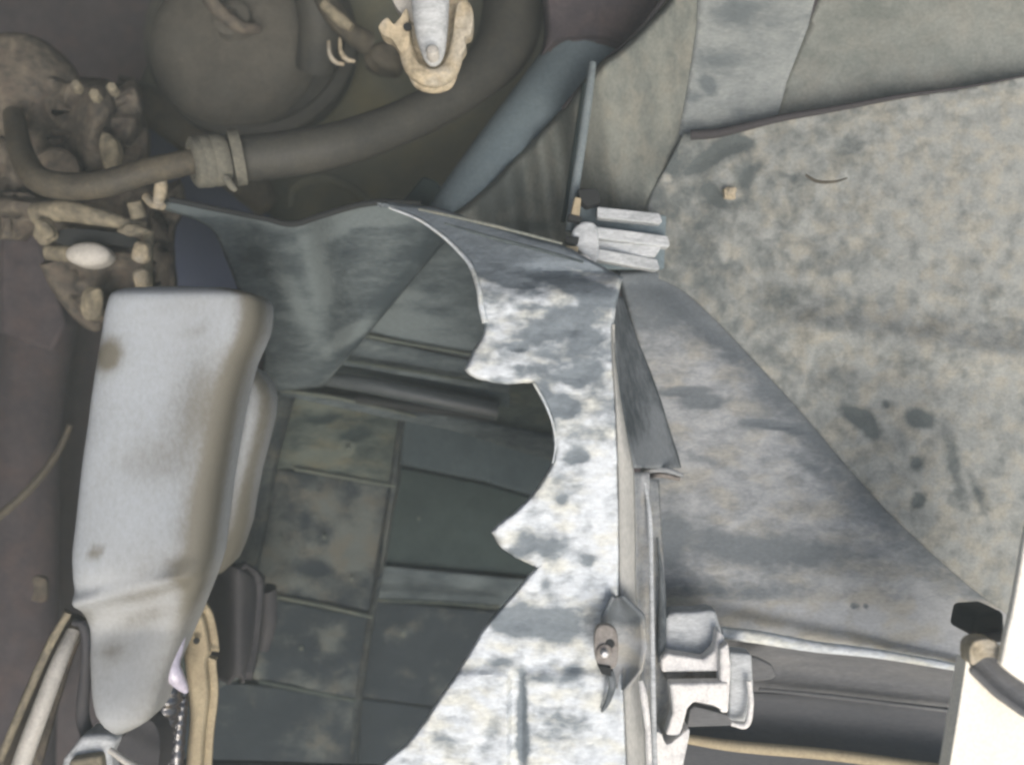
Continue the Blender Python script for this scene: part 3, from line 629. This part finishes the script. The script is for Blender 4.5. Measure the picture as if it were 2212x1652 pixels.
def tile(P, D, mat, am=None, **k):
    c = np.mean(np.array(P, float), 0); P = [tuple(c+(np.array(p)-c)*1.035) for p in P]; TI[0] += 1; D = D+.0013*(TI[0] % 3)
    part('panel', sheet(P, lambda x, y: D+.006*(vn(x, y, 80, 5)-.5), 10, curl=(6, .0012), attr=am or (lambda x, y: .7*(vn(x, y, 50, 81, 3)-.5))), mat, t, solid=.004)
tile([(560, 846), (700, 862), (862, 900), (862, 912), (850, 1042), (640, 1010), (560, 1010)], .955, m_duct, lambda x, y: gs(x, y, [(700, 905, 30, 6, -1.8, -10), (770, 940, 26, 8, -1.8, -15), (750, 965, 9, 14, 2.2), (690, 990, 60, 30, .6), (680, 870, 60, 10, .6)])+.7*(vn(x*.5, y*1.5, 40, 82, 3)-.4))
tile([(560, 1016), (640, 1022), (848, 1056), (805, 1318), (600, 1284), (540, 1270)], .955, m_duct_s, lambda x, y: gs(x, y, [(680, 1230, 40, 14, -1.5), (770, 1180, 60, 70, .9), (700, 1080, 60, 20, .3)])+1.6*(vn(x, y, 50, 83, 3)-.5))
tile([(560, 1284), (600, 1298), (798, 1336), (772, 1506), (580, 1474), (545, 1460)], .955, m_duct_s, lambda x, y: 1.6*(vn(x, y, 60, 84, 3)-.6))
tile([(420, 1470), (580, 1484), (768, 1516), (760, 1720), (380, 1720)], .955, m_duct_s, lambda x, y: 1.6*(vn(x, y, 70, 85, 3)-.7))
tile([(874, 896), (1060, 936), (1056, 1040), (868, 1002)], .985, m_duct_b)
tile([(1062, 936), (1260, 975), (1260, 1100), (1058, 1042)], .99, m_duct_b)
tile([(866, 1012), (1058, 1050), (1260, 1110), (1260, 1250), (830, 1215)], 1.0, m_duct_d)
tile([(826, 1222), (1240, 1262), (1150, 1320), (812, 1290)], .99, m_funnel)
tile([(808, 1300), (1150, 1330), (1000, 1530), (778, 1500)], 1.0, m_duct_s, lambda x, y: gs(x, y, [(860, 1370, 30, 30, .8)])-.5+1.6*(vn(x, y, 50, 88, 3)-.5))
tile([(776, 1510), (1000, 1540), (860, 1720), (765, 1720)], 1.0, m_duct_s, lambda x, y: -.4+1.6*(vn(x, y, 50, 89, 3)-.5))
part('divider', prism([(858, 905), (868, 907), (822, 1225), (798, 1345), (768, 1530), (756, 1720), (750, 1720), (763, 1520), (793, 1335), (816, 1220), (853, 1050)], .9535, .05), m_duct_s, t, bevel=.002)
for L in ([(636, 1012), (740, 1030), (855, 1050)], [(598, 1288), (700, 1308), (806, 1332)], [(560, 1470), (680, 1494), (770, 1512)]):
    part('rib', tube([(x, y, .9545, 4.5) for x, y in L]), m_rib if L[0][1] < 1400 else m_duct, t)
part('rib', tube([(812, 1295, .975, 4), (940, 1300, .975, 4), (1080, 1310, .975, 4)]), m_duct, t)
part('side_wall', ruled([(640, 850, .92), (600, 1000, .92), (575, 1150, .93), (548, 1280, .93), (530, 1460, .94)], [(500, 830, .86), (490, 1000, .86), (480, 1200, .87), (470, 1300, .88), (440, 1500, .88)], 8, 40, attr=lambda x, y: .6*(vn(x, y, 40, 9)-.5)), m_duct_s, t, solid=.003)
for (x, y, r) in ((752, 968, 8), (700, 1160, 6), (760, 1250, 5), (905, 1120, 5), (870, 1370, 7), (650, 1400, 6)):
    part('mud_lump', blob((x, y, .952 if x < 800 else .985), r*.7, (1, 1.1, .4), .3, x, 10, 8), m_rib, t)
part('lower_lip', tube([(190, 1590, .78, 8), (250, 1634, .78, 13), (340, 1652, .78, 15), (560, 1658, .78, 15), (760, 1664, .78, 14), (900, 1660, .76, 10)]), m_hole, t)
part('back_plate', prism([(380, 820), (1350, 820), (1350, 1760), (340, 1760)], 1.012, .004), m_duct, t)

# hanging rubber flaps beside the tank
t = thing('rubber_flap', 'dark rubber flap hanging beside the lower end of the washer tank', 'flap', (500, 1350, .80))
part('flap', sheet(crv([(455, 1236, 1), (500, 1215), (560, 1245, 1), (556, 1330), (545, 1420), (528, 1476, 1), (512, 1462), (495, 1478), (470, 1470), (440, 1500, 1), (440, 1330)]), lambda x, y: .80+.02*np.cos((x-450)/20.), 9, curl=(10, .01)), m_black, t, solid=.005)
part('fold', tube([(575, 1270, .86, 22), (580, 1340, .87, 18), (570, 1400, .88, 12)]), m_black, t)

# ------------------------------------------------------------------ washer tank
t = thing('washer_tank', 'milky white plastic washer tank standing at the left, narrowing downwards', 'washer tank', (320, 1100, .66))
TK = t
left = [(618, 330), (620, 262), (626, 228), (640, 213), (680, 203), (720, 197), (800, 184), (900, 171), (1000, 157), (1100, 146), (1200, 135), (1260, 137), (1310, 146), (1345, 163), (1400, 176), (1460, 183), (1520, 188), (1555, 198), (1578, 220), (1588, 246)]
right = [(618, 400), (620, 490), (626, 530), (640, 547), (680, 548), (720, 540), (780, 512), (850, 492), (950, 472), (1050, 455), (1150, 443), (1220, 434), (1260, 422), (1310, 404), (1360, 388), (1400, 374), (1460, 352), (1520, 334), (1560, 318), (1578, 290), (1588, 262)]
ys = [618, 620, 624, 630, 638, 650, 670] + list(range(690, 1230, 24)) + list(range(1240, 1400, 8)) + list(range(1410, 1560, 20)) + [1564, 1574, 1582, 1588]
rows = []
for y in ys:
    xl = np.interp(y, [a for a, b in left], [b for a, b in left]); xr = np.interp(y, [a for a, b in right], [b for a, b in right])
    xc = (xl+xr)/2
    D = .640+.012*max(0, (640-y)/22)**2+.008*sstep(1230, 1290, y)+.018*sstep(1290, 1370, y)-.014*sstep(1370, 1560, y)+.02*max(0, (y-1556)/32)**2
    f = 1-.6*max(0, (640-y)/22)-.35*sstep(1270, 1500, y)
    rows.append((y, xl, xr, D, max(.3, f)))
g = loft(rows, 72, 5, .036)
W = g[0]
# skew the crease: it rises to the right; slight hollows in the moulded face
kx = 1106*W[:, 0]/(-W[:, 2]*T30)+1106; ky = 826-1106*W[:, 1]/(-W[:, 2]*T30)
def tank_stain_shade(x, y):
    xr = np.interp(y, [a for a, b in right], [b for a, b in right])
    s = -1.5*np.exp(-((xr-x)/30)**2)*(1-.6*sstep(1250, 1400, y))  # brown dirt at the right edge, with shade from neighbouring parts painted in
    s += gs(x, y, [(232, 768, 26, 34, -1.7, 20), (420, 704, 18, 12, -1.3), (420, 880, 40, 120, -.7, 14), (410, 1120, 36, 110, -.5, 8), (205, 1190, 14, 16, -1.1), (265, 1150, 14, 20, -.7), (300, 1290, 80, 16, -.7, -12), (330, 1000, 60, 50, -.4), (380, 660, 60, 10, -.5), (240, 1410, 30, 20, -.7), (300, 1340, 60, 20, -.6, -20), (180, 1335, 20, 26, -.6), (390, 1230, 40, 30, -.8)])
    return s
def dent(x, y):
    yc = 1302-.24*(x-160)
    return -.008*np.exp(-((y-yc)/17)**2)+.011*np.exp(-((y-yc-60)/60)**2)*np.exp(-((x-280)/110)**2)+.006*np.exp(-((x-330)/70)**2-((y-900)/240)**2)+.002*(vn(x, y, 80, 3)-.5)
front = (W[:, 2] > -np.interp(ky, [r[0] for r in rows], [r[3] for r in rows])-.03)
W[front, 2] -= dent(kx, ky)[front]
g = (W, g[1], tank_stain_shade(kx, ky))
part('tank_body', g, m_tank, t, angle=80)
lr = [(786, 505, 520), (792, 496, 536), (805, 490, 548), (830, 482, 566), (860, 474, 574), (900, 464, 571), (960, 452, 556), (1020, 445, 540), (1080, 440, 528), (1140, 436, 518), (1190, 436, 500), (1225, 440, 484), (1245, 446, 466)]
g = loft([(y, a-20, b, .712+.004*abs(y-1000)/100, 1 if 800 < y < 1230 else .6) for y, a, b in lr], 40, 2.4, .03)
kx = 1106*g[0][:, 0]/(-g[0][:, 2]*T30)+1106; ky = 826-1106*g[0][:, 1]/(-g[0][:, 2]*T30)
part('shaded_seam', tube([(536, 700, .684, 7), (505, 780, .682, 8), (480, 880, .68, 8), (462, 980, .68, 8), (450, 1080, .68, 8), (441, 1180, .68, 8), (430, 1240, .68, 7)]), m_hose, t)  # dirt and shade of the deep gap, put in as a brown tube
part('side_lobe', (g[0], g[1], -.15-.9*np.exp(-((kx-np.interp(ky, [r[0] for r in lr], [r[2] for r in lr]))/16)**2)-.5*sstep(1000, 1200, ky)), m_tank, t, angle=80)
part('pump_grommet', prism(crv([(214, 1584), (250, 1596), (290, 1570), (326, 1556), (345, 1600), (335, 1680), (300, 1670), (240, 1640)]), .685, .03), m_black, t, bevel=.003)

# bits lower left
t = thing('pale_pipe', 'pale shiny pipe in a grey bracket slanting from the tank to the bottom left corner', 'pipe', (90, 1500, .68))
part('pipe', tube([(158, 1362, .69, 14), (128, 1430, .675, 17), (90, 1530, .665, 19), (50, 1640, .66, 20), (30, 1720, .66, 20)], 18), m_silver, t)
part('bracket', ruled([(150, 1318, .68), (110, 1390, .68), (60, 1500, .675), (-20, 1700, .67)], [(180, 1340, .70), (150, 1420, .71), (118, 1530, .71), (70, 1700, .70)], 8, 30, bulge=.014), m_cast, t, solid=.004)
part('bracket_edge', tube([(148, 1322, .676, 8), (108, 1392, .674, 9), (60, 1500, .67, 9), (0, 1640, .665, 9)]), m_cast_l, t)
part('bracket_loop', tube([(158, 1344, .672, 7), (178, 1350, .672, 9), (186, 1390, .675, 10), (184, 1460, .68, 12), (178, 1540, .69, 14), (190, 1590, .70, 14)]), m_black, t)
t = thing('pale_block', 'pale square block at the bottom edge below the washer tank', 'block', (165, 1630, .66))
part('block', prism([(176, 1588), (232, 1586), (250, 1600), (236, 1632), (248, 1720), (120, 1720), (134, 1640)], .672, .03), m_clip, t, bevel=.004)
part('step', prism([(150, 1640), (216, 1630), (226, 1720), (128, 1720)], .664, .02), m_cast_l, t, bevel=.003)
solo('white_edge_strip', tube([(236, 1618, .66, 6), (280, 1648, .66, 8), (330, 1672, .66, 10), (400, 1700, .66, 10)]), m_silver, 'small white strip curving off the bottom edge under the tank', 'strip')
t = thing('black_conduit', 'shiny black ribbed conduit between the tank and the tan strap', 'conduit', (360, 1500, .72))
part('conduit', tube([(386, 1372, .72, 12), (372, 1440, .715, 18), (362, 1500, .715, 32), (346, 1570, .72, 42), (330, 1650, .72, 46), (322, 1720, .72, 46)], 26, 14, ripple=.045, period=4), m_gloss, t)
part('tape_wrap', tube([(396, 1366, .69, 6), (386, 1398, .685, 11), (374, 1432, .68, 15), (378, 1458, .68, 18), (392, 1478, .685, 13), (402, 1492, .69, 6)]), dusty('shiny_wrap', (170, 166, 182), (214, 208, 226), .5, .6, 80, rough=.2, bump=.6, spec=1), t)
part('conduit', tube([(400, 1480, .725, 10), (392, 1530, .72, 13), (384, 1600, .72, 15), (380, 1700, .72, 16)], 20, 14, ripple=.07, period=4), m_gloss, t)
t = thing('tan_strap', 'tan strap with a small hole to the right of the shiny black conduit', 'strap', (415, 1500, .71))
part('strap', sheet(crv([(412, 1318), (432, 1308), (448, 1340), (458, 1400), (452, 1430), (456, 1500), (446, 1590), (440, 1700, 1), (396, 1700, 1), (404, 1620), (410, 1540), (402, 1460), (396, 1390), (404, 1345)]), lambda x, y: .715+0*x, 7, curl=(12, .012)), m_tan, t, solid=.006)
part('hole', lathe((424, 1384, .709), [(7, -3), (7, 0), (1, .3)], (0, 0, 1), 14), m_hole, t)
solo('thin_cable', tube([(152, 918, .9, 6), (120, 985, .9, 8), (60, 1060, .9, 9), (-20, 1130, .9, 9)]), m_hose, 'faint brownish cable running from the tank down to the left edge', 'cable')
solo('brown_tag', prism(crv([(70, 1246), (98, 1250), (100, 1286), (92, 1300), (68, 1296), (72, 1275)]), .86, .006), m_cast, 'small brownish tag in the dark left of the washer tank', 'tag', bevel=.001)
t = thing('inner_post', 'dark steel post rising behind the washer tank at the left edge', 'post', (60, 1100, 1.1))
part('post', tube([(100, 640, 1.15, 70), (60, 900, 1.12, 70), (40, 1200, 1.1, 80), (20, 1700, 1.1, 90)], 24), m_dark, t)
part('gusset', prism([(0, 470), (80, 500), (140, 700), (110, 760), (0, 720)], 1.0, .02), m_dark, t, bevel=.004)

# ------------------------------------------------------------------ spring clip with screw in the slot of the bumper cover
t = thing('slot_cover', 'oval moulded pocket in the bumper cover beside the small screw clip', 'pocket', (1350, 1400, .6))
part('pocket', ruled([(1326, 1290, .588), (1304, 1330, .592), (1298, 1390, .594), (1308, 1440, .596), (1330, 1486, .596)], [(1342, 1288, .586), (1388, 1330, .588), (1394, 1395, .590), (1384, 1445, .592), (1346, 1490, .594)], 10, 40, bulge=.012, attr=lambda x, y: gs(x, y, [(1350, 1320, 40, 26, -1.6), (1360, 1420, 40, 50, .7)])), m_outer, t, solid=.002)

part('slot', tube([(1316, 1446, .593, 8), (1322, 1480, .595, 8), (1312, 1516, .598, 6), (1300, 1536, .600, 3)]), m_wall, t)
t = thing('screw_clip', 'small rusty spring clip with a shiny screw on the bumper cover', 'clip', (1305, 1400, .58))
part('clip_plate', prism(crv([(1292, 1352), (1316, 1350), (1334, 1370), (1334, 1430), (1318, 1446), (1296, 1440), (1286, 1420), (1284, 1375)]), .578, .006), m_rust, t, bevel=.001)
part('washer', lathe((1306, 1408, .577), [(17, -4), (17, 0), (14, 1.5), (4, 1.5)], (.1, -.1, 1), 24), m_rust, t)
part('screw', lathe((1306, 1412, .574), [(9, -6), (9, 2), (7, 5), (2, 6)], (.1, -.2, 1), 6), dusty('bright_screw', (170, 170, 170), (225, 225, 225), .6, .7, 80, rough=.25, bump=.05, spec=1), t)
part('screw_hole', lathe((1318, 1390, .5775), [(10, -2), (10, 0), (1, .2)], (0, 0, 1), 16), m_hole, t)
part('lower_leg', prism([(1290, 1436), (1320, 1440), (1322, 1462), (1300, 1456)], .576, .006), m_hole, t, bevel=.0008)

# ------------------------------------------------------------------ stepped bracket and the dark beam behind it
t = thing('stepped_bracket', 'white dusted stepped bracket fixed to the left end of the dark beam', 'bracket', (1530, 1450, .62))
part('upper_block', prism(crv([(1444, 1326), (1500, 1322), (1542, 1318), (1552, 1340), (1560, 1372), (1540, 1412), (1446, 1414), (1438, 1370)], n=3), .638, .02), m_clip, t, bevel=.003)
part('top_plate', prism([(1428, 1424), (1440, 1410), (1520, 1424), (1544, 1404), (1552, 1360), (1566, 1376), (1566, 1450), (1430, 1452)], .624, .014), m_wht_br, t, bevel=.002)
part('gap', prism([(1440, 1452), (1550, 1452), (1552, 1474), (1440, 1472)], .634, .01), m_rust, t, bevel=.001)
part('upright', prism([(1556, 1400), (1574, 1388), (1580, 1440), (1574, 1540), (1556, 1540)], .616, .014), m_wht_br, t, bevel=.002)
part('arm', prism([(1446, 1476), (1574, 1474), (1574, 1540), (1540, 1524), (1500, 1516), (1486, 1530), (1470, 1590), (1438, 1588), (1454, 1540)], .614, .012), m_wht_br, t, bevel=.002)
part('side_box', prism([(1576, 1408), (1624, 1412), (1628, 1480), (1612, 1560), (1576, 1556)], .628, .016), m_clip, t, bevel=.002)
part('side_edge', tube([(1618, 1470, .622, 6), (1622, 1520, .62, 6), (1612, 1564, .62, 7), (1580, 1562, .622, 5)]), m_wht_br, t)
part('inner_hollow', prism([(1500, 1524), (1560, 1540), (1606, 1548), (1606, 1566), (1484, 1570), (1490, 1532)], .634, .01), m_box, t, bevel=.001)
part('tongue', prism(crv([(1622, 1420), (1660, 1432), (1672, 1444), (1674, 1462), (1650, 1470), (1624, 1466)]), .655, .006), m_box, t, bevel=.003)
part('foot', prism(crv([(1380, 1600), (1424, 1580), (1440, 1608), (1470, 1588), (1490, 1576), (1478, 1640), (1460, 1700), (1390, 1700)], n=3), .612, .02), m_wht_br, t, bevel=.003)
t = thing('bumper_beam', 'long dark ribbed beam along the lower right, right of the stepped bracket', 'beam', (1800, 1520, .7))
part('upper_face', ruled([(1540, 1376, .676), (1800, 1400, .676), (2120, 1446, .676)], [(1540, 1490, .70), (1800, 1500, .70), (2120, 1535, .70)], 8, 30, bulge=.01), m_box, t, solid=.003)
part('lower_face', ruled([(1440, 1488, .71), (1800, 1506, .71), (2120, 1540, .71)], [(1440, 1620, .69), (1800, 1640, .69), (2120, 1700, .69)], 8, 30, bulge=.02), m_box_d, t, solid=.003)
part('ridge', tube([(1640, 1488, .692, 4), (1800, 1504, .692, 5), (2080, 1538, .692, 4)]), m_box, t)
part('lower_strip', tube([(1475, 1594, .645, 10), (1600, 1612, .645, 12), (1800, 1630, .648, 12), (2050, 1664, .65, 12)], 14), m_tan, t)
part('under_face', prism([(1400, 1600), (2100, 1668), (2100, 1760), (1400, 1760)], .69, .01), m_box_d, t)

# ------------------------------------------------------------------ sunlit outer wing, lower right
t = thing('painted_wing', 'bright cream white painted wing corner at the lower right edge', 'wing', (2150, 1500, .52))
part('wing_face', prism(crv([(2088, 1424, 1), (2106, 1448), (2160, 1498), (2212, 1532), (2340, 1600, 1), (2340, 1760, 1), (2034, 1760, 1), (2054, 1640), (2072, 1530)]), lambda x, y: .52+.00012*(x-2100), .012), m_white, t, bevel=.005)
part('wing_edge', prism(crv([(2236, 1080, 1), (2216, 1165), (2203, 1240), (2190, 1310), (2176, 1370), (2163, 1436, 1), (2212, 1474), (2340, 1550, 1), (2340, 1080, 1)]), lambda x, y: .50+.00012*(x-2160), .006), m_white, t, bevel=.003)
part('rubber_band', ruled([(2108, 1386, .518), (2166, 1438, .514), (2212, 1476, .512), (2330, 1545, .51)], [(2098, 1442, .518), (2155, 1498, .514), (2212, 1538, .512), (2330, 1600, .51)], 8, 24, bulge=.008), m_box, t, solid=.003)
part('corner_nub', prism(crv([(2100, 1436), (2096, 1400), (2112, 1382), (2150, 1384), (2172, 1420), (2130, 1420)]), .508, .012), m_cream, t, bevel=.005)
t = thing('black_buffer', 'small black rubber buffer block beside the bright cream wing corner', 'buffer', (2130, 1350, .56))
part('buffer', prism([(2108, 1324), (2170, 1320), (2172, 1372), (2130, 1384), (2098, 1374)], .56, .03), m_hole, t, bevel=.003)
part('mount', prism([(2120, 1368), (2168, 1362), (2168, 1388), (2126, 1390)], .556, .01), m_black, t, bevel=.002)

# ------------------------------------------------------------------ lens veil, added as a thin haze box that lifts the darks
hv = [(x, y, z) for z in (-1.0, 2.25) for y in (-2.2, 3.3) for x in (-2.7, 2.7)]
hm = bpy.data.meshes.new('lens_veil_haze'); hm.from_pydata(hv, [], [(0, 2, 3, 1), (4, 5, 7, 6), (0, 1, 5, 4), (2, 6, 7, 3), (0, 4, 6, 2), (1, 3, 7, 5)])
mh = bpy.data.materials.new('lens_veil'); mh.use_nodes = True; n = mh.node_tree; n.nodes.remove(n.nodes['Principled BSDF'])
pv = n.nodes.new('ShaderNodeVolumePrincipled'); pv.inputs['Density'].default_value = HAZE; pv.inputs['Color'].default_value = (.82, .95, .95, 1)
n.links.new(pv.outputs[0], n.nodes['Material Output'].inputs['Volume']); hm.materials.append(mh)
ho = bpy.data.objects.new('lens_veil_haze', hm); sc.collection.objects.link(ho); ho['kind'] = 'stuff'
